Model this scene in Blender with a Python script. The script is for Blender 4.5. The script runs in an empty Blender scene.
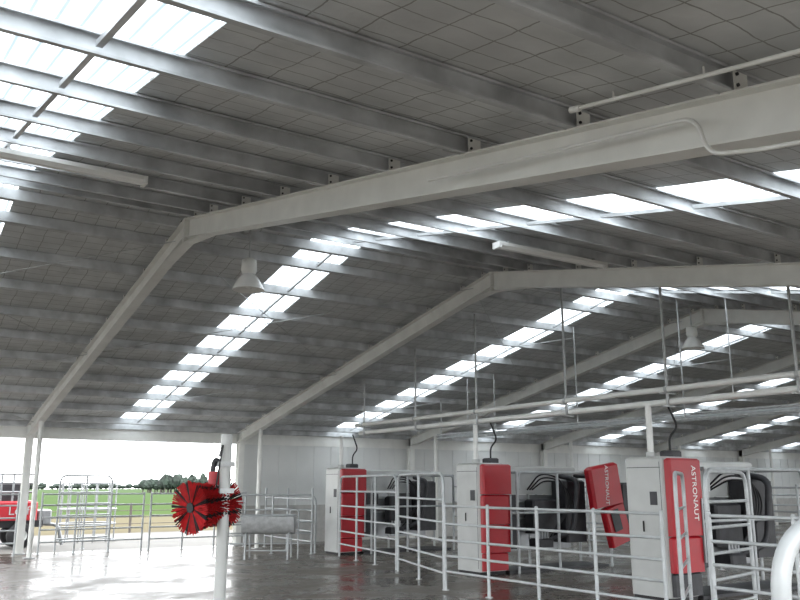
import bpy, math, random
from mathutils import Vector, Matrix
random.seed(7)
S=bpy.context.scene
COL=S.collection
# ------------------------------------------------------------ materials
def newmat(name):
    m=bpy.data.materials.new(name); m.use_nodes=True
    return m, m.node_tree, m.node_tree.nodes["Principled BSDF"]
def simple(name,col,rough=.5,metal=0.,var=.06,scale=6.,bump=0.,emit=None):
    m,t,b=newmat(name)
    b.inputs["Roughness"].default_value=rough; b.inputs["Metallic"].default_value=metal
    tc=t.nodes.new("ShaderNodeTexCoord"); n=t.nodes.new("ShaderNodeTexNoise")
    n.inputs["Scale"].default_value=scale; n.inputs["Detail"].default_value=4
    t.links.new(tc.outputs["Object"],n.inputs["Vector"])
    r=t.nodes.new("ShaderNodeValToRGB")
    r.color_ramp.elements[0].position=.3; r.color_ramp.elements[1].position=.7
    r.color_ramp.elements[0].color=tuple(max(0,c*(1-var*2)) for c in col)+(1,)
    r.color_ramp.elements[1].color=tuple(min(1,c*(1+var)) for c in col)+(1,)
    t.links.new(n.outputs["Fac"],r.inputs["Fac"]); t.links.new(r.outputs["Color"],b.inputs["Base Color"])
    if bump:
        bp=t.nodes.new("ShaderNodeBump"); bp.inputs["Strength"].default_value=bump; bp.inputs["Distance"].default_value=.02
        t.links.new(n.outputs["Fac"],bp.inputs["Height"]); t.links.new(bp.outputs["Normal"],b.inputs["Normal"])
    return m
M={}
M['galv']=simple('galvanised_steel',(.50,.51,.515),.42,.2,.12,9)
M['purlin']=simple('galvanised_purlin',(.60,.615,.63),.5,.1,.20,2.5)
M['paint']=simple('cream_painted_steel',(.82,.82,.79),.45,0,.04,3)
M['white']=simple('white_plastic',(.80,.80,.78),.4,0,.03,3)
M['tube']=simple('white_zinc_tube',(.44,.46,.47),.4,.15,.08,7)
M['housing']=simple('robot_housing_grey',(.48,.49,.48),.35,0,.04,3)
M['red']=simple('red_panel',(.40,.006,.016),.38,0,.06,3)
M['redbrush']=simple('red_bristle',(.44,.007,.01),.7,0,.2,12)
M['black']=simple('black_rubber',(.015,.015,.017),.6,0,.2,9)
M['dark']=simple('dark_machine',(.035,.035,.04),.5,.1,.2,7)
M['steel']=simple('stainless_sheet',(.28,.29,.30),.35,.5,.1,3)
M['wall']=simple('painted_wall_sheet',(.72,.73,.72),.6,0,.03,1.2)
M['tree']=simple('tree_foliage',(.022,.036,.026),.8,0,.4,.8)
M['lamp']=simple('lamp_glass',(.85,.85,.83),.2,0,.03,5)
M['concrete']=simple('concrete_kerb',(.50,.49,.47),.7,0,.08,5,.2)
M['apron']=simple('concrete_yard',(.115,.11,.10),.8,0,.12,.6,.1)
M['post']=simple('timber_post',(.10,.085,.075),.8,0,.2,8,.2)

def ceil_mat():
    m,t,b=newmat('roof_insulation_foil')
    N=t.nodes; L=t.links
    tc=N.new("ShaderNodeTexCoord"); sp=N.new("ShaderNodeSeparateXYZ"); L.new(tc.outputs["Object"],sp.inputs[0])
    nz=N.new("ShaderNodeTexNoise"); nz.inputs["Scale"].default_value=2.5; nz.inputs["Detail"].default_value=5; L.new(tc.outputs["Object"],nz.inputs["Vector"])
    def line(out,per,w):
        ad=N.new("ShaderNodeMath"); ad.operation='MULTIPLY_ADD'; L.new(nz.outputs["Fac"],ad.inputs[0]); ad.inputs[1].default_value=.09; L.new(out,ad.inputs[2])
        dv=N.new("ShaderNodeMath"); dv.operation='DIVIDE'; L.new(ad.outputs[0],dv.inputs[0]); dv.inputs[1].default_value=per
        fr=N.new("ShaderNodeMath"); fr.operation='FRACT'; L.new(dv.outputs[0],fr.inputs[0])
        lt=N.new("ShaderNodeMath"); lt.operation='LESS_THAN'; L.new(fr.outputs[0],lt.inputs[0]); lt.inputs[1].default_value=w/per
        return lt.outputs[0]
    a=line(sp.outputs[0],.30,.010); c=line(sp.outputs[1],.20,.010)
    mx=N.new("ShaderNodeMath"); mx.operation='MAXIMUM'; L.new(a,mx.inputs[0]); L.new(c,mx.inputs[1])
    r=N.new("ShaderNodeValToRGB"); r.color_ramp.elements[0].position=.3; r.color_ramp.elements[1].position=.7
    r.color_ramp.elements[0].color=(.56,.575,.58,1); r.color_ramp.elements[1].color=(.72,.735,.74,1)
    L.new(nz.outputs["Fac"],r.inputs["Fac"])
    mc=N.new("ShaderNodeMixRGB"); L.new(mx.outputs[0],mc.inputs[0]); L.new(r.outputs["Color"],mc.inputs[1]); mc.inputs[2].default_value=(.31,.31,.30,1)
    L.new(mc.outputs[0],b.inputs["Base Color"]); b.inputs["Roughness"].default_value=.55
    bp=N.new("ShaderNodeBump"); bp.inputs["Strength"].default_value=.5; bp.inputs["Distance"].default_value=.06
    L.new(nz.outputs["Fac"],bp.inputs["Height"]); L.new(bp.outputs["Normal"],b.inputs["Normal"])
    return m
M['ceil']=ceil_mat()
def sky_mat():
    m=bpy.data.materials.new('translucent_skylight_sheet'); m.use_nodes=True
    t=m.node_tree; N=t.nodes; L=t.links
    for n in list(N): N.remove(n)
    o=N.new("ShaderNodeOutputMaterial"); tr=N.new("ShaderNodeBsdfTranslucent"); df=N.new("ShaderNodeBsdfDiffuse")
    # corrugation ribs of the fibreglass sheet run down the slope
    tc=N.new("ShaderNodeTexCoord"); wv=N.new("ShaderNodeTexWave"); wv.inputs["Scale"].default_value=2.2; wv.inputs["Distortion"].default_value=.3
    L.new(tc.outputs["Object"],wv.inputs["Vector"])
    r=N.new("ShaderNodeValToRGB"); r.color_ramp.elements[0].color=(.14,.17,.185,1); r.color_ramp.elements[0].position=.02
    r.color_ramp.elements[1].color=(.70,.745,.77,1); r.color_ramp.elements[1].position=.22
    L.new(wv.outputs["Fac"],r.inputs["Fac"]); L.new(r.outputs["Color"],tr.inputs["Color"]); df.inputs["Color"].default_value=(.7,.7,.7,1)
    mx=N.new("ShaderNodeMixShader"); mx.inputs[0].default_value=.12
    L.new(tr.outputs[0],mx.inputs[1]); L.new(df.outputs[0],mx.inputs[2]); L.new(mx.outputs[0],o.inputs[0])
    return m
M['sky']=sky_mat()
def floor_mat():
    m,t,b=newmat('wet_concrete_floor'); N=t.nodes; L=t.links
    tc=N.new("ShaderNodeTexCoord")
    n1=N.new("ShaderNodeTexNoise"); n1.inputs["Scale"].default_value=.8; n1.inputs["Detail"].default_value=8; n1.inputs["Roughness"].default_value=.65; L.new(tc.outputs["Object"],n1.inputs["Vector"])
    n2=N.new("ShaderNodeTexNoise"); n2.inputs["Scale"].default_value=14; n2.inputs["Detail"].default_value=5; L.new(tc.outputs["Object"],n2.inputs["Vector"])
    r=N.new("ShaderNodeValToRGB"); e=r.color_ramp.elements; e[0].position=.35; e[1].position=.68
    e[0].color=(.085,.073,.060,1); e[1].color=(.17,.152,.13,1); L.new(n1.outputs["Fac"],r.inputs["Fac"]); L.new(r.outputs["Color"],b.inputs["Base Color"])
    r2=N.new("ShaderNodeValToRGB"); e=r2.color_ramp.elements; e[0].position=.40; e[1].position=.60
    e[0].color=(.13,.13,.13,1); e[1].color=(.42,.42,.42,1); L.new(n1.outputs["Fac"],r2.inputs["Fac"]); L.new(r2.outputs["Color"],b.inputs["Roughness"])
    b.inputs["IOR"].default_value=1.22
    bp=N.new("ShaderNodeBump"); bp.inputs["Strength"].default_value=.35; bp.inputs["Distance"].default_value=.008
    L.new(n2.outputs["Fac"],bp.inputs["Height"]); L.new(bp.outputs["Normal"],b.inputs["Normal"])
    return m
M['floor']=floor_mat()
def field_mat():
    m,t,b=newmat('grass_field'); N=t.nodes; L=t.links
    tc=N.new("ShaderNodeTexCoord"); sp=N.new("ShaderNodeSeparateXYZ"); L.new(tc.outputs["Object"],sp.inputs[0])
    nz=N.new("ShaderNodeTexNoise"); nz.inputs["Scale"].default_value=.15; nz.inputs["Detail"].default_value=6; L.new(tc.outputs["Object"],nz.inputs["Vector"])
    ad=N.new("ShaderNodeMath"); ad.operation='MULTIPLY_ADD'; L.new(nz.outputs["Fac"],ad.inputs[0]); ad.inputs[1].default_value=9; L.new(sp.outputs[1],ad.inputs[2])
    dv=N.new("ShaderNodeMath"); dv.operation='DIVIDE'; L.new(ad.outputs[0],dv.inputs[0]); dv.inputs[1].default_value=400
    r=N.new("ShaderNodeValToRGB"); cr=r.color_ramp; cr.elements[0].position=0; cr.elements[0].color=(.10,.092,.08,1)
    cr.elements[1].position=1; cr.elements[1].color=(.075,.10,.06,1)  # far grass paler and less saturated: distance haze put into the colour
    for p,c in ((.09,(.10,.092,.08,1)),(.10,(.125,.11,.075,1)),(.135,(.13,.115,.078,1)),(.15,(.06,.09,.036,1)),(.4,(.062,.092,.042,1))):
        e=cr.elements.new(p); e.color=c
    L.new(dv.outputs[0],r.inputs["Fac"]); L.new(r.outputs["Color"],b.inputs["Base Color"]); b.inputs["Roughness"].default_value=1
    b.inputs["Specular IOR Level"].default_value=.0
    return m
M['field']=field_mat()

# ------------------------------------------------------------ mesh builder
class B:
    def __init__(s): s.v=[];s.f=[];s.m=[];s.s=[];s.mats=[]
    def mi(s,k):
        if k not in s.mats: s.mats.append(k)
        return s.mats.index(k)
    def add(s,vs,fs,k,smooth=False):
        o=len(s.v); s.v+= [tuple(v) for v in vs]; i=s.mi(k)
        for f in fs: s.f.append(tuple(o+a for a in f)); s.m.append(i); s.s.append(smooth)
    def box(s,x0,x1,y0,y1,z0,z1,k,mat=None):
        vs=[Vector((x,y,z)) for x in(x0,x1) for y in(y0,y1) for z in(z0,z1)]
        if mat is not None: vs=[mat@v for v in vs]
        s.add(vs,[(0,1,3,2),(4,6,7,5),(0,4,5,1),(2,3,7,6),(0,2,6,4),(1,5,7,3)],k)
    def bbox(s,x0,x1,y0,y1,z0,z1,k,bev=.02,mat=None):
        def ring(ins,z):
            a,b,c,d=x0+ins,x1-ins,y0+ins,y1-ins
            e=bev
            return [(a+e,c,z),(b-e,c,z),(b,c+e,z),(b,d-e,z),(b-e,d,z),(a+e,d,z),(a,d-e,z),(a,c+e,z)]
        vs=[Vector(p) for p in ring(0,z0)+ring(0,z1-bev)+ring(bev,z1)]
        if mat is not None: vs=[mat@v for v in vs]
        fs=[tuple(range(7,-1,-1)),tuple(range(16,24))]
        for q in(0,8):
            for i in range(8): fs.append((q+i,q+(i+1)%8,q+8+(i+1)%8,q+8+i))
        s.add(vs,fs,k)
    def tube(s,p,q,r,k,n=10,r2=None):
        s.path([p,q],r,k,n,r2)
    def path(s,pts,r,k,n=10,r2=None):
        pts=[Vector(p) for p in pts]; vs=[]; N=len(pts); up=None
        for i,p in enumerate(pts):
            d=(pts[min(i+1,N-1)]-pts[max(i-1,0)]).normalized()
            if up is None:
                up=Vector((0,0,1)) if abs(d.z)<.9 else Vector((1,0,0))
            a=(up-d*up.dot(d)).normalized(); up=a; b=d.cross(a)
            rr=r if r2 is None else r+(r2-r)*i/(N-1)
            for j in range(n):
                t=2*math.pi*j/n; vs.append(p+a*(rr*math.cos(t))+b*(rr*math.sin(t)))
        fs=[]
        for i in range(N-1):
            for j in range(n): fs.append((i*n+j,i*n+(j+1)%n,(i+1)*n+(j+1)%n,(i+1)*n+j))
        s.add(vs,fs,k,True)
        s.add(vs[:n],[tuple(range(n-1,-1,-1))],k); s.add(vs[-n:],[tuple(range(n))],k)
    def lathe(s,c,prof,k,n=24,axis='z'):
        vs=[];c=Vector(c)
        for r,z in prof:
            for j in range(n):
                t=2*math.pi*j/n
                v=Vector((r*math.cos(t),r*math.sin(t),z))
                if axis!='z': v=axis@v
                vs.append(c+v)
        fs=[]
        for i in range(len(prof)-1):
            for j in range(n): fs.append((i*n+j,i*n+(j+1)%n,(i+1)*n+(j+1)%n,(i+1)*n+j))
        s.add(vs,fs,k,True)
    def extr(s,prof,p0,p1,k):
        n=len(prof); p0=Vector(p0);p1=Vector(p1)
        vs=[p0+Vector(a) for a in prof]+[p1+Vector(a) for a in prof]
        fs=[tuple(range(n-1,-1,-1)),tuple(range(n,2*n))]+[(i,(i+1)%n,n+(i+1)%n,n+i) for i in range(n)]
        s.add(vs,fs,k)
    def obj(s,name,parent=None,loc=None):
        me=bpy.data.meshes.new(name); me.from_pydata(s.v,[],s.f)
        for k in s.mats: me.materials.append(M[k])
        me.polygons.foreach_set("material_index",s.m); me.polygons.foreach_set("use_smooth",s.s); me.update()
        o=bpy.data.objects.new(name,me); COL.objects.link(o)
        if parent: o.parent=parent
        if loc: o.location=loc
        return o
def rnd(pts,r,seg=6):
    pts=[Vector(p) for p in pts]; out=[pts[0]]
    for i in range(1,len(pts)-1):
        a,b,c=pts[i-1],pts[i],pts[i+1]
        u=(a-b); w=(c-b); rr=min(r,u.length*.49,w.length*.49); u=u.normalized()*rr; w=w.normalized()*rr
        for j in range(seg+1):
            t=j/seg; out.append((b+u)*(1-t)**2+b*2*t*(1-t)+(b+w)*t*t)
    out.append(pts[-1]); return out

# ------------------------------------------------------------ building dims
YR=11.6; SL=.197; ZB=5.27; DEP=.29; PD=.15; HALF=12.1
X0=-8.1; X1=45.45; FR=[-8.05,-2.1,3.8,9.6,15.65,21.6,27.5,33.5,39.4,45.35]
STR=[-5.1,.95,6.42,13.05,18.8,24.6,30.5,36.4,42.3]
def zb(d): return ZB-SL*d
def zt(d): return ZB+DEP-SL*d

b=B(); b.box(X0,X1,-3,YR+HALF,-.15,0,'floor'); b.obj('floor')
b=B(); b.box(-300,500,-60,420,-.35,-.16,'field'); b.obj('grass_field')
b=B(); b.box(X0,X1,YR+HALF+.02,YR+HALF+9,-.159,-.06,'apron'); b.obj('concrete_apron')

# ceiling
strips=[(c-.47,c+.47) for c in STR]; strips[1]=(.26,1.48)
b=B(); sk=B()
for sgn in(-1,1):
    xs=X0
    segs=[]
    for a,c in strips: segs.append((xs,a,0)); segs.append((a,c,1)); xs=c
    segs.append((xs,X1,0))
    for a,c,t in segs:
        de=HALF+.35 if sgn>0 else HALF+.9
        z0=zt(0)+PD+.01; z1=zt(de)+PD+.01
        y0=YR; y1=YR+sgn*de
        vs=[(a,y0,z0),(c,y0,z0),(c,y1,z1),(a,y1,z1),(a,y0,z0+.04),(c,y0,z0+.04),(c,y1,z1+.04),(a,y1,z1+.04)]
        if t==0: b.add(vs,[(0,1,2,3),(4,7,6,5),(0,4,5,1),(1,5,6,2),(2,6,7,3),(3,7,4,0)],'ceil')
        else: sk.add([(v[0],v[1],v[2]+.02) for v in vs[:4]],[(0,1,2,3)],'sky')
b.obj('ceiling'); sk.obj('skylight_sheets')

# portal frames
PD_POS=[.32]+[.98+1.16*i for i in range(10)]
def frame(x):
    b=B(); w=.085; tf=.014; h=DEP
    I=[(-w,0),(w,0),(w,tf),(.006,tf),(.006,h-tf),(w,h-tf),(w,h),(-w,h),(-w,h-tf),(-.006,h-tf),(-.006,tf),(-w,tf)]
    prof=[(p[0],0,p[1]) for p in I]
    for sg in(-1,1):
        b.extr(prof,(x,YR,zb(0)),(x,YR+sg*11.95,zb(11.95)),'paint')
        b.box(x-w,x+w,YR+sg*.001,YR+sg*.02,zb(0)-.08,zt(0)-.02,'paint')
        b.add([(x-.006,YR,zb(0)-.08),(x-.006,YR+sg*.9,zb(.9)),(x-.006,YR,zb(0)+.02),(x+.006,YR,zb(0)-.08),(x+.006,YR+sg*.9,zb(.9)),(x+.006,YR,zb(0)+.02)],
              [(0,1,2),(3,5,4),(0,3,4,1),(1,4,5,2)],'paint')
        b.add([(x-w,YR,zb(0)-.08),(x+w,YR,zb(0)-.08),(x+w,YR+sg*.9,zb(.9)-.002),(x-w,YR+sg*.9,zb(.9)-.002)],[(0,1,2,3)],'paint')
        for d in PD_POS:
            y=YR+sg*d; o=-.034
            b.box(x-.06,x+.06,y+o-.006,y+o,zt(d)-.01,zt(d)+.12,'paint')
            b.box(x-.25,x+.25,y+.036,y+.040,zt(d)+.0,zt(d)+.13,'purlin')
            for dz in(.035,.10):
                b.tube((x-.035,y+o-.016,zt(d)+dz),(x-.035,y+o+.004,zt(d)+dz),.011,'dark',6)
    for y,d in((YR+11.85,11.85),(YR-11.95,11.95)):
        top=zt(d)-.02
        col=[(p[0],p[1]*.8-.12,0) for p in I]
        b.extr(col,(x,y,0),(x,y,top),'paint')
        b.box(x-.14,x+.14,y-.16,y+.16,0,.02,'galv')
    b.tube((x,22.0,0),(x,22.0,zb(22-YR)+.01),.06,'paint',14)
    b.box(x-.12,x+.12,21.88,22.12,0,.02,'galv')
    return b.obj('portal_frame')
for x in FR: frame(x)

# purlins
b=B()
def cprof(sg):
    t=.005; w=.065; h=PD; l=.018
    P=[(0,0),(w,0),(w,l),(w-t,l),(w-t,t),(t,t),(t,h-t),(w-t,h-t),(w-t,h-l),(w,h-l),(w,h),(0,h)]
    out=[]
    for y,z in P:
        y=y-w/2
        if sg<0: y=-y
        out.append((0,y,z-sg*y*SL))
    return out
for sg in(-1,1):
    for d in PD_POS+[12.0]:
        b.extr(cprof(sg),(X0,YR+sg*d,zt(d)+.001),(X1,YR+sg*d,zt(d)+.001),'purlin')
b.obj('roof_purlins')
b=B()
for c in STR:
    for sg in(-1,1):
        for i in range(len(PD_POS)-1):
            d0,d1=PD_POS[i]+.05,PD_POS[i+1]-.05
            b.extr([(-.02,0,0),(.02,0,0),(.02,0,.004),(-.016,0,.004),(-.016,0,.04),(-.02,0,.04)],(c,YR+sg*d0,zt(d0)+.04),(c,YR+sg*d1,zt(d1)+.04),'purlin')
b.obj('purlin_bridging')
b=B()
for k in(1,2,3,4,6):
    a,c=FR[k+0],FR[k+1]
    for (da,dc) in((.6,6),(6,11.4)):
        b.tube((a,YR+da,zt(da)-.05),(c,YR+dc,zt(dc)-.05),.008,'galv',6)
        b.tube((c,YR+da,zt(da)-.07),(a,YR+dc,zt(dc)-.07),.008,'galv',6)
b.obj('roof_bracing_rods')
b=B()
ye=YR+HALF
b.box(X0,X1,ye-.05,ye+.02,zb(12)-.02,zt(12)+.12,'paint')
b.box(X0,X1,ye+.36,ye+.48,zt(12.4)+.05,zt(12.4)+.2,'paint')
b.obj('eave_beam')

# walls
b=B()
xw=9.75; z1=zb(12)+.02
b.box(xw,X1,ye-.03,ye+.02,1.1,z1,'wall')
x=xw
while x<X1-.1:
    b.box(x,x+.03,ye-.045,ye-.03,1.1,z1,'wall'); x+=.6
b.box(xw,X1,ye-.09,ye+.02,0,1.1,'concrete')
b.obj('wall_back')
b=B()
vs=[(X1,-.9,0),(X1,ye,0),(X1,ye,zt(HALF)+PD),(X1,YR,zt(0)+PD),(X1,-.9,zt(12.5)+PD)]
b.add(vs+[(X1+.06,v[1],v[2]) for v in vs],[(4,3,2,1,0),(5,6,7,8,9)]+[(i,(i+1)%5,5+(i+1)%5,5+i) for i in range(5)],'wall')
b.obj('wall_right')

# ------------------------------------------------------------ lights fixtures
def highbay(x,y,z):
    b=B()
    top=zt(0)+.0
    b.tube((x,y,z+.45),(x,y,top+.13),.014,'galv',8)
    b.box(x-.05,x+.05,y-.34,y+.34,top+.0,top+.03,'galv')
    b.lathe((x,y,z+.26),[(0,.24),(.06,.24),(.11,.21),(.12,.05),(.10,0),(.05,-.02)],'paint',20)
    b.lathe((x,y,z),[(.07,.26),(.10,.24),(.17,.16),(.22,.06),(.245,.01),(.25,0),(.235,0),(.20,.05),(.15,.13),(.08,.2)],'lamp',28)
    b.lathe((x,y,z+.03),[(0,-.02),(.05,0),(.055,.08),(.03,.16)],'lamp',14)
    b.obj('high_bay_lamp')
highbay(4.77,YR,4.60); highbay(15.2,YR,4.62); highbay(26.5,YR,4.62)
def batten(x0,x1,y):
    b=B(); z=zt(YR-y)
    y0=y
    b.box(x0,x1,y0-.07,y0+.07,z-.075,z-.03,'white')
    b.add([(x0,y0-.07,z-.075),(x1,y0-.07,z-.075),(x1,y0-.03,z-.11),(x0,y0-.03,z-.11),(x0,y0+.03,z-.11),(x1,y0+.03,z-.11),(x1,y0+.07,z-.075),(x0,y0+.07,z-.075)],
          [(0,1,2,3),(3,2,5,4),(4,5,6,7),(0,3,4,7),(1,6,5,2)],'lamp')
    for x in(x0+.2,x1-.2): b.box(x-.015,x+.015,y0-.02,y0+.02,z-.03,z+.01,'galv')
    for x in(x0,x1): b.box(x-.02,x+.02,y0-.075,y0+.075,z-.115,z-.028,'white')
    b.obj('fluorescent_batten')
batten(.75,2.30,YR-2.98); batten(6.9,8.9,YR-3.36)
batten(18.7,20.2,YR-3.36)
b=B()
pts=[(3.4,YR-d,zt(d)-.02) for d in(8.3,12.3)]
b.tube(pts[0],pts[1],.013,'white',8); b.tube((3.4,YR-8.34,zt(8.34)-.02),(3.4,YR-8.26,zt(8.26)-.02),.02,'white',10)
for d in(8.6,9.2,10.3,11.4): b.tube((3.4,YR-d,zt(d)-.02),(3.4,YR-d,zt(d)+.03),.006,'white',6)
b.obj('lighting_conduit')
b=B()
x=3.66
b.path(rnd([(x,5.2,zb(6.4)+.10),(x,2.66,zb(8.94)+.16),(x,2.60,zb(9.0)-.07),(x+.02,2.3,zb(9.3)-.08),(x,.2,zb(11.4)-.02)],.10),.013,'white',8)
b.obj('electrical_conduit')

# ------------------------------------------------------------ overhead pipes over robots
b=B()
px=10.62
b.tube((px,18.4,3.17),(px,2.0,3.17),.045,'white',14)
b.tube((px+.12,18.4,2.98),(px+.12,2.0,2.98),.05,'white',14)
for y in(18.1,15.8,13.55,10.95,8.7,6.5,4.3):
    d=abs(y-YR); b.tube((px+.06,y,2.90),(px+.06,y,zt(d)+.05),.022,'galv',8)
    b.box(px-.08,px+.22,y-.02,y+.02,2.90,2.92,'galv')
    b.box(px-.08,px+.22,y-.02,y+.02,3.10,3.12,'galv')
    b.tube((px,y-.07,3.17),(px,y-.02,3.17),.055,'galv',14)
b.obj('overhead_milk_pipes')
b=B()
tx=14.0
for dx in(0,.45):
    for z in(3.0,3.10): b.box(tx+dx-.015,tx+dx+.015,3.0,19.6,z-.015,z+.015,'galv')
y=3.1
while y<19.6:
    b.box(tx,tx+.45,y-.012,y+.012,2.99,3.01,'galv'); y+=.4
for y in(5,8,11,14,17,19.4):
    d=abs(y-YR); b.tube((tx,y,2.97),(tx,y,zt(d)+.05),.015,'galv',8)
for dx in(.08,.15,.22,.33): b.tube((tx+dx,3.0,3.035),(tx+dx,19.6,3.035),.022,'dark' if dx==.15 else 'tube',8)
b.tube((tx-.5,3.0,3.25),(tx-.5,19.6,3.25),.025,'tube',8)
for y in(5.5,9.5,13.5,17.5): b.tube((tx-.5,y,3.2),(tx-.5,y,zt(abs(y-YR))+.05),.012,'galv',8)
b.obj('cable_tray')

# ------------------------------------------------------------ milking robots
def robot(y,kind):
    root=bpy.data.objects.new('milking_robot',None); COL.objects.link(root); root.location=(0,0,0)
    xa=10.38; xb=11.05; ya=y-.36; yb=y+.40; H=2.13
    b=B()
    b.bbox(xa,xb,ya,yb,.06,H,'housing',.035)
    b.box(xa+.03,xb-.03,ya+.03,yb-.03,0,.06,'black')
    b.box(xa-.004,xa,ya+.06,ya+.066,.12,H-.08,'dark')
    b.box(xa-.004,xa,ya+.05,yb-.05,1.96,1.97,'dark')
    b.box(xa-.012,xa-.0,ya+.14,ya+.27,1.40,1.60,'dark')
    b.tube((xa-.02,ya+.42,1.0),(xa-.02,ya+.42,1.16),.012,'black',8)
    b.obj('control_cabinet',root)
    b=B()
    x0=xa+.0; x1=xb+.06
    if kind==3:
        b.bbox(x0,x1,ya-.14,ya-.001,.95,H-.03,'red',.03)
    else:
        b.bbox(x0,x1,ya-.14,ya-.001,1.52,H-.03,'red',.03)
        b.bbox(x0,x1,ya-.13,ya-.001,.95,1.51,'red',.03)
    b.bbox(x0,x1-.04,ya-.12,ya-.001,.42,.94,'red',.03)
    b.bbox(x0+.02,x1-.08,ya-.08,ya-.001,.08,.41,'dark' if kind==3 else 'red',.02)
    b.tube((x1-.06,ya-.15,.55),(x1-.06,ya-.15,1.5),.02,'steel',8)
    b.obj('red_front_panel',root)
    b=B()
    b.path(rnd([(xa+.30,y+.1,H-.02),(xa+.30,y+.1,2.95)],.1),.05,'white',14)
    b.tube((xa+.30,y+.1,H),(xa+.30,y+.1,H+.08),.08,'housing',14)
    b.path(rnd([(xb-.15,y-.1,H-.02),(xb-.15,y-.1,2.45),(xb-.05,y-.2,2.6),(xb-.15,y-.1,2.98)],.1),.018,'black',8)
    b.bbox(xb-.30,xb-.05,y-.25,y+.0,H,H+.10,'dark',.02)
    b.obj('service_riser',root)
    b=B(); X2=13.9; yf=y-.42; yk=y+.50
    for yy in(yf,yk):
        for xx in(xb+.25,12.4,X2): b.tube((xx,yy,0),(xx,yy,1.95),.03,'tube',10)
        for z in(1.0,1.35) if yy==yk else (1.15,): b.tube((xb,yy,z),(X2,yy,z),.024,'tube',8)
        b.path(rnd([(xb+.3,yy,1.6),(xb+.3,yy,1.95),(X2,yy,1.95),(X2,yy,1.0)],.12),.03,'tube',10)
    for xx in(xb+.25,X2): b.tube((xx,yf,1.95),(xx,yk,1.95),.03,'tube',8)
    b.bbox(xb,X2-.1,yk-.06,yk+.18,1.50,2.10,'housing',.03)
    b.box(xb+.02,X2-.3,yk-.01,yk+.02,.35,1.49,'steel')
    b.box(xb+.05,X2-.05,yf+.05,yk-.05,0,.05,'dark')
    b.bbox(xb+.02,xb+.40,yf+.12,yk-.1,.45,1.1,'dark',.04)
    b.bbox(12.2,12.9,yk-.40,yk-.07,.7,1.40,'dark',.04)
    b.bbox(11.5,11.9,yk-.30,yk-.07,1.2,1.5,'dark',.04)
    b.bbox(13.0,13.6,yk-.55,yk-.07,.5,1.8,'dark',.04)
    b.obj('cow_stall_frame',root)
    b=B()
    b.path(rnd([(13.1,yk-.2,1.9),(13.1,yf+.1,1.8),(12.9,yf+.1,.75),(12.3,yf+.3,.55)],.2),.055,'dark',12)
    b.bbox(12.0,12.4,yf+.15,yf+.5,.45,.62,'dark',.03)
    for i in range(3):
        o=i*.07
        b.path(rnd([(12.3+o,yk-.1,1.6),(12.15+o,yf+.25,1.95-o),(12.6+o,yf+.1,1.85-o),(12.9+o,yf+.2,1.3),(12.4,yf+.3,.6)],.3,8),.016,'black',8)
    for i in range(4):
        b.tube((12.08+i*.08,yf+.25,.62),(12.08+i*.08,yf+.25,.78),.025,'steel',10)
    b.obj('milking_arm',root)
    if kind==2:
        b=B()
        mt=Matrix.Translation((13.78,yf-.12,.98))@Matrix.Rotation(math.radians(-9),4,'Y')
        b.bbox(-.48,.42,-.11,.11,.30,1.16,'red',.05,mt)
        mt2=Matrix.Translation((13.86,yf-.10,.98))@Matrix.Rotation(math.radians(-16),4,'Y')
        b.bbox(-.24,.40,-.09,.09,-.55,.29,'red',.04,mt2)
        b.box(-.10,.14,-.118,-.112,-.25,.2,'dark',mt2)
        b.tube((13.75,yf,1.85),(13.75,yk,1.9),.04,'dark',8)
        b.bbox(14.15,14.55,yf-.15,yf+.25,.5,1.75,'dark',.05)
        b.obj('red_arm_cover',root)
    def text(s,loc,rot,size):
        c=bpy.data.curves.new('lettering','FONT'); c.body=s; c.size=size; c.extrude=.002; c.align_x='CENTER'; c.align_y='CENTER'
        o=bpy.data.objects.new('lettering',c); o.data.materials.append(M['white']); COL.objects.link(o); o.parent=root
        o.location=loc; o.rotation_euler=rot
    if kind in(2,3):
        R=Matrix.Rotation(math.radians(90),4,'X')@Matrix.Rotation(math.radians(-90),4,'Z')
        loc=(x1-.20,ya-.143,1.58) if kind==3 else (13.62,yf-.235,1.70)
        text('ASTRONAUT',loc,R.to_euler(),.14)
    return root
robot(19.15,1); robot(13.5,2); robot(9.0,3)

# ------------------------------------------------------------ fences
def fence(name,p,q,H,rails,posts,r=.020,pr=.026,hoopA=False,hoopB=False):
    b=B(); p=Vector((p[0],p[1],0)); q=Vector((q[0],q[1],0)); 
    up=lambda v,z: (v[0],v[1],z)
    d=(q-p)
    for i in range(posts+1):
        t=i/posts; v=p+d*t
        if (i==0 and hoopA) or (i==posts and hoopB): continue
        b.tube(up(v,0),up(v,H),pr,'tube',10)
        b.lathe(up(v,H),[(pr,0),(pr*.8,.012),(0,.02)],'tube',10)
        b.lathe(up(v,0),[(.0,.012),(.06,.012),(.06,0)],'galv',10)
    for z in rails:
        b.tube(up(p,z),up(q,z),r,'tube',8)
    if hoopA or hoopB:
        pts=[up(p,0),up(p,H),up(q,H),up(q,0)]
        b.path(rnd(pts,.22),pr,'tube',10)
    return b.obj(name)
R5=(.30,.55,.80,1.06,1.35)
fence('rail_fence',(8.5,11.7),(8.5,7.15),1.38,R5,4)
fence('yard_gate',(8.62,7.0),(9.9,7.9),1.85,(.35,.7,1.05,1.4),1,hoopA=True,hoopB=True)
fence('rail_fence',(8.5,6.45),(8.5,2.2),1.38,R5,4)
fence('yard_gate',(8.6,6.55),(9.9,6.9),1.86,(.3,.6,.9,1.2,1.5),1,hoopA=True,hoopB=True)
fence('yard_gate',(9.5,14.7),(8.58,11.85),1.9,(.25,.5,.78,1.08,1.45),2,hoopA=True,hoopB=True)
fence('yard_gate',(10.25,18.5),(9.62,14.95),1.9,(.3,.6,.9,1.2,1.55),3,hoopA=True,hoopB=True)
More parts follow.
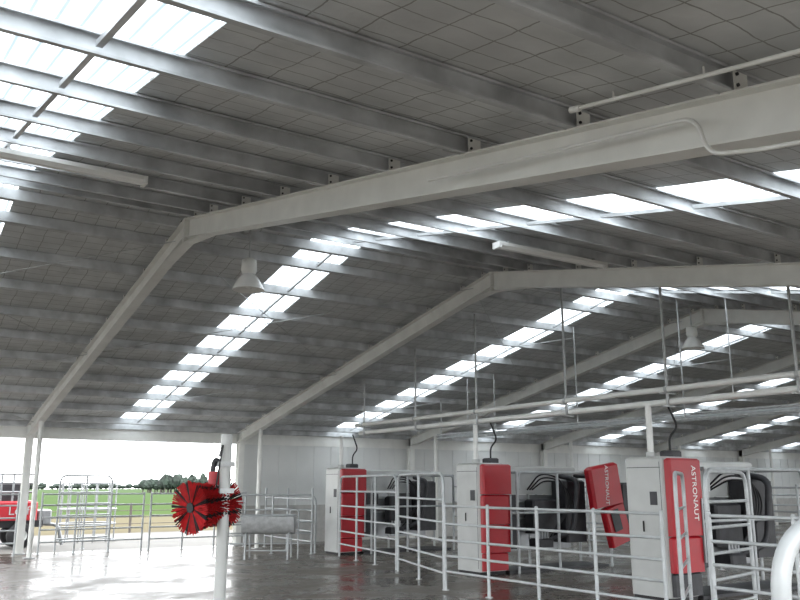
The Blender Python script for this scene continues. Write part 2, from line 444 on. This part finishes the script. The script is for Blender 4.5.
fence('rail_fence',(10.0,19.5),(10.1,22.6),1.6,R5,2)
fence('yard_gate',(8.2,20.6),(10.2,19.7),1.45,(.25,.5,.78,1.08),2,hoopA=True,hoopB=True)
fence('rail_fence',(6.9,22.9),(9.6,22.9),1.5,(.3,.6,.9,1.2,1.47),3)
fence('rail_fence',(4.15,22.9),(6.7,22.9),1.5,(.3,.6,.9,1.2,1.47),3)
fence('rail_fence',(-1.9,22.9),(3.6,22.9),1.5,(.3,.6,.9,1.2,1.47),4)
fence('yard_gate',(4.75,23.95),(6.3,24.7),1.95,(.3,.6,.9,1.2,1.5),2,hoopA=True,hoopB=True)
fence('rail_fence',(15.2,20.5),(15.2,4.0),1.7,(.4,.8,1.2,1.65),9)
fence('rail_fence',(20.0,20.5),(20.0,4.0),1.5,(.4,.8,1.2,1.45),8)
b=B()
for i in range(26):
    x=-12+i*2.4; b.tube((x,34.5,-.16),(x,34.5,1.0),.05,'post',8)
for z in(.2,.45,.7,.92): b.tube((-12,34.5,z),(48,34.5,z),.014,'post',5)
b.obj('paddock_fence')
b=B()
c=Vector((math.sin(math.radians(33)),math.cos(math.radians(33)),0)); rt=Vector((c.y,-c.x,0))
def lv(f,r,z): v=c*f+rt*r; return (v.x,v.y,z)
b.path(rnd([lv(2.5,1.09,0),lv(2.5,1.09,1.60),lv(2.75,2.6,1.62),lv(2.75,2.6,0)],.22,12),.028,'tube',16)
for z in(.35,.75,1.12): b.tube(lv(2.5,1.09,z),lv(2.75,2.6,z),.022,'tube')
b.obj('yard_gate')

# ------------------------------------------------------------ cow brush on post
root=bpy.data.objects.new('cow_brush',None); COL.objects.link(root)
bx,by=3.88,9.93
b=B(); b.tube((bx,by,0),(bx,by,2.30),.07,'housing',18); b.box(bx-.16,bx+.16,by-.16,by+.16,0,.02,'galv')
b.lathe((bx,by,2.30),[(.072,0),(.072,.015),(0,.02)],'galv',18)
b.obj('mounting_post',root)
b=B()
lat=Vector((-.8387,.5446,0))
def bp(l,z,dd=0): 
    v=Vector((bx,by,0))+lat*l+Vector((.5446,.8387,0))*dd; return (v.x,v.y,z)
b.box(bx-.09,bx+.09,by-.09,by+.09,1.60,1.66,'galv'); b.box(bx-.09,bx+.09,by-.09,by+.09,1.92,1.98,'galv')
b.path(rnd([bp(.05,1.95),bp(.13,2.02),bp(.16,1.85),bp(.13,1.72)],.06),.032,'dark',10)
b.path(rnd([bp(.08,2.05),bp(.02,2.2,-.09),bp(.08,1.7,-.1)],.06),.012,'black',8)
b.tube(bp(.13,1.70),bp(.13,1.86),.075,'red',14)
b.tube(bp(.0,1.68),bp(.2,1.68),.03,'galv',10)
b.tube(bp(.15,1.70),bp(.17,1.48),.025,'dark',10)
b.obj('swing_arm',root)
b=B()
cx=Vector(bp(.20,1.46)); ax=(lat*.55+Vector((-.5446,-.8387,0))*.8+Vector((0,0,-.10))).normalized()
u=ax.cross(Vector((0,0,1))).normalized(); w=u.cross(ax)
b.tube(cx-ax*.28,cx+ax*.28,.06,'black',12)
nseg=15
for i in range(nseg):
    s=-.25+.50*i/(nseg-1); L=.265+.05*abs(s/.25)**2
    n=72
    for j in range(n):
        t=2*math.pi*(j+.5*(i%2))/n+random.uniform(-.03,.03)
        d=(u*math.cos(t)+w*math.sin(t)+ax*(s*.4)).normalized(); tn=(w*math.cos(t)-u*math.sin(t))
        p=cx+ax*s+d*.05; q=cx+ax*s+d*(L+random.uniform(-.015,.01))
        k='redbrush' if (j//2)%4 else 'black'
        b.add([p-tn*.004,p+tn*.004,q+tn*.010,q-tn*.010,p+ax*.006,q+ax*.014],[(0,1,2,3),(0,4,5,3),(1,4,5,2)],k)
b.obj('brush_roller',root)

# ------------------------------------------------------------ tipping trough
b=B()
tcx,tcy=8.55,18.9; L=.62
def tp(l,f,z):
    v=Vector((tcx,tcy,0))+rt*l+c*f; return (v.x,v.y,z)
n=12
outer=[];inner=[]
for i in range(n+1):
    a=math.pi*(1+i/n); outer.append((.30*math.cos(a),.98+.42*math.sin(a))); inner.append((.275*math.cos(a),.98+.39*math.sin(a)))
for pr in(outer,inner):
    vs=[tp(-L,y,z) for y,z in pr]+[tp(L,y,z) for y,z in pr]
    b.add(vs,[(i,i+1,n+2+i,n+1+i) for i in range(n)],'galv',True)
for s in(-L,L):
    b.add([tp(s,y,z) for y,z in outer],[tuple(range(n+1))],'galv')
b.path([tp(-L,-.29,.98),tp(L,-.29,.98),tp(L,.29,.98),tp(-L,.29,.98),tp(-L,-.29,.98)],.022,'tube',8)
for s in(-.5,.5):
    b.path(rnd([tp(s,-.34,0),tp(s,-.25,.58),tp(s,.25,.58),tp(s,.34,0)],.08),.022,'tube',8)
b.tube(tp(-.5,-.3,.2),tp(.5,-.3,.2),.018,'tube',8)
b.path(rnd([tp(.7,0,0),tp(.7,0,1.12),tp(.5,0,1.12),tp(.5,0,1.0)],.08),.02,'tube',8)
b.obj('water_trough')

# ------------------------------------------------------------ outdoor trailer and hay feeder
root=bpy.data.objects.new('feed_trailer',None); COL.objects.link(root)
b=B()
tx0,tx1,ty=2.0,4.75,26.2
b.bbox(tx0,tx1-.1,ty,ty+1.4,.72,1.25,'red',.05)
b.box(tx0,tx1+.1,ty+.2,ty+1.2,.52,.70,'dark')
for xx in(tx0+.5,tx1-.5):
    for yy in(ty-.05,ty+1.25):
        R=Matrix.Rotation(math.pi/2,3,'X')
        b.lathe((xx,yy+.2,.30),[(0,0),(.18,0),(.20,.02),(.34,.02),(.36,.06),(.36,.16),(.34,.2),(.18,.2),(0,.2)],'black',22,R)
        b.lathe((xx,yy-.005,.30),[(0,0),(.17,0),(.17,.03)],'housing',18,Matrix.Rotation(math.pi/2,3,'X'))
for i in range(9):
    xx=tx0+.1+i*.31; b.tube((xx,ty+.1,1.25),(xx,ty+.1,2.0),.03,'steel')
for z in(1.5,1.75,2.0): b.tube((tx0+.1,ty+.1,z),(tx1-.15,ty+.1,z),.03,'steel')
b.bbox(tx0+.2,tx1-.3,ty+.4,ty+1.2,1.2,1.75,'dark',.04)
b.path(rnd([(tx1,ty+.6,.62),(tx1+.6,ty+.6,.55),(tx1+.75,ty+.6,-.02)],.15),.05,'steel')
b.bbox(tx1-.05,tx1+.35,ty+.3,ty+.9,.60,1.0,'steel',.04)
b.obj('trailer_body',root)
cu=bpy.data.curves.new('lettering','FONT'); cu.body='Leaf'; cu.size=.34; cu.extrude=.003; cu.align_x='CENTER'; cu.align_y='CENTER'
o=bpy.data.objects.new('lettering',cu); o.data.materials.append(M['tube']); COL.objects.link(o); o.parent=root
o.location=(4.15,ty-.008,.98); o.rotation_euler=(math.pi/2,0,0)
b=B(); hx,hy=6.6,28.6
for z in(.0,.5,.95,1.75):
    pts=[(hx+.85*math.cos(2*math.pi*i/24),hy+.85*math.sin(2*math.pi*i/24),z) for i in range(25)]
    b.path(pts,.025,'steel',8)
for i in range(12):
    a=2*math.pi*i/12; x,y=hx+.85*math.cos(a),hy+.85*math.sin(a)
    b.path(rnd([(x,y,-.06),(x,y,1.78)],.1),.022,'steel',8)
b.obj('round_hay_feeder')

# trees
b=B()
def blob(c,r,h):
    n=10;m=6;vs=[]
    for i in range(m+1):
        ph=math.pi*i/m
        for j in range(n):
            t=2*math.pi*j/n; k=random.uniform(.75,1.15)
            vs.append((c[0]+r*k*math.sin(ph)*math.cos(t),c[1]+r*k*math.sin(ph)*math.sin(t),c[2]+h*k*math.cos(ph)))
    fs=[(i*n+j,i*n+(j+1)%n,(i+1)*n+(j+1)%n,(i+1)*n+j) for i in range(m) for j in range(n)]
    b.add(vs,fs,'tree')
for i in range(40):
    x=60+i*.42; y=205-i*.2+random.uniform(-2,2); h=random.uniform(1.4,2.3)*(1.1 if 8<i<30 else .8)
    b.tube((x,y,-.16),(x,y,h),.15,'post',6); blob((x,y,h+.2),random.uniform(.7,1.2),h*.75)
for i in range(150):
    x=-60+i*2.4+random.uniform(-1,1); y=395; h=random.uniform(.7,1.4)
    b.tube((x,y,-.16),(x,y,h),.2,'post',5); blob((x,y,h),random.uniform(1.6,2.6),h)
b.obj('shelterbelt_trees')

# ------------------------------------------------------------ world + camera
w=bpy.data.worlds.new('overcast_sky'); S.world=w; w.use_nodes=True
t=w.node_tree; bg=t.nodes['Background']
tc=t.nodes.new("ShaderNodeTexCoord"); sp=t.nodes.new("ShaderNodeSeparateXYZ"); t.links.new(tc.outputs["Generated"],sp.inputs[0])
r=t.nodes.new("ShaderNodeValToRGB"); r.color_ramp.elements[0].position=0; r.color_ramp.elements[0].color=(.97,.99,1,1)
r.color_ramp.elements[1].position=.6; r.color_ramp.elements[1].color=(.95,.975,1,1)
t.links.new(sp.outputs[2],r.inputs["Fac"]); t.links.new(r.outputs["Color"],bg.inputs["Color"])
bg.inputs["Strength"].default_value=6.2
S.view_settings.view_transform='Standard'
S.view_settings.exposure=0.0

cam=bpy.data.cameras.new('camera'); co=bpy.data.objects.new('camera',cam); COL.objects.link(co)
co.location=(0,0,1.7); co.rotation_euler=(math.radians(90+12.56),0,math.radians(-33))
cam.sensor_width=36; cam.lens=830/800*36; cam.clip_end=2000
S.camera=co
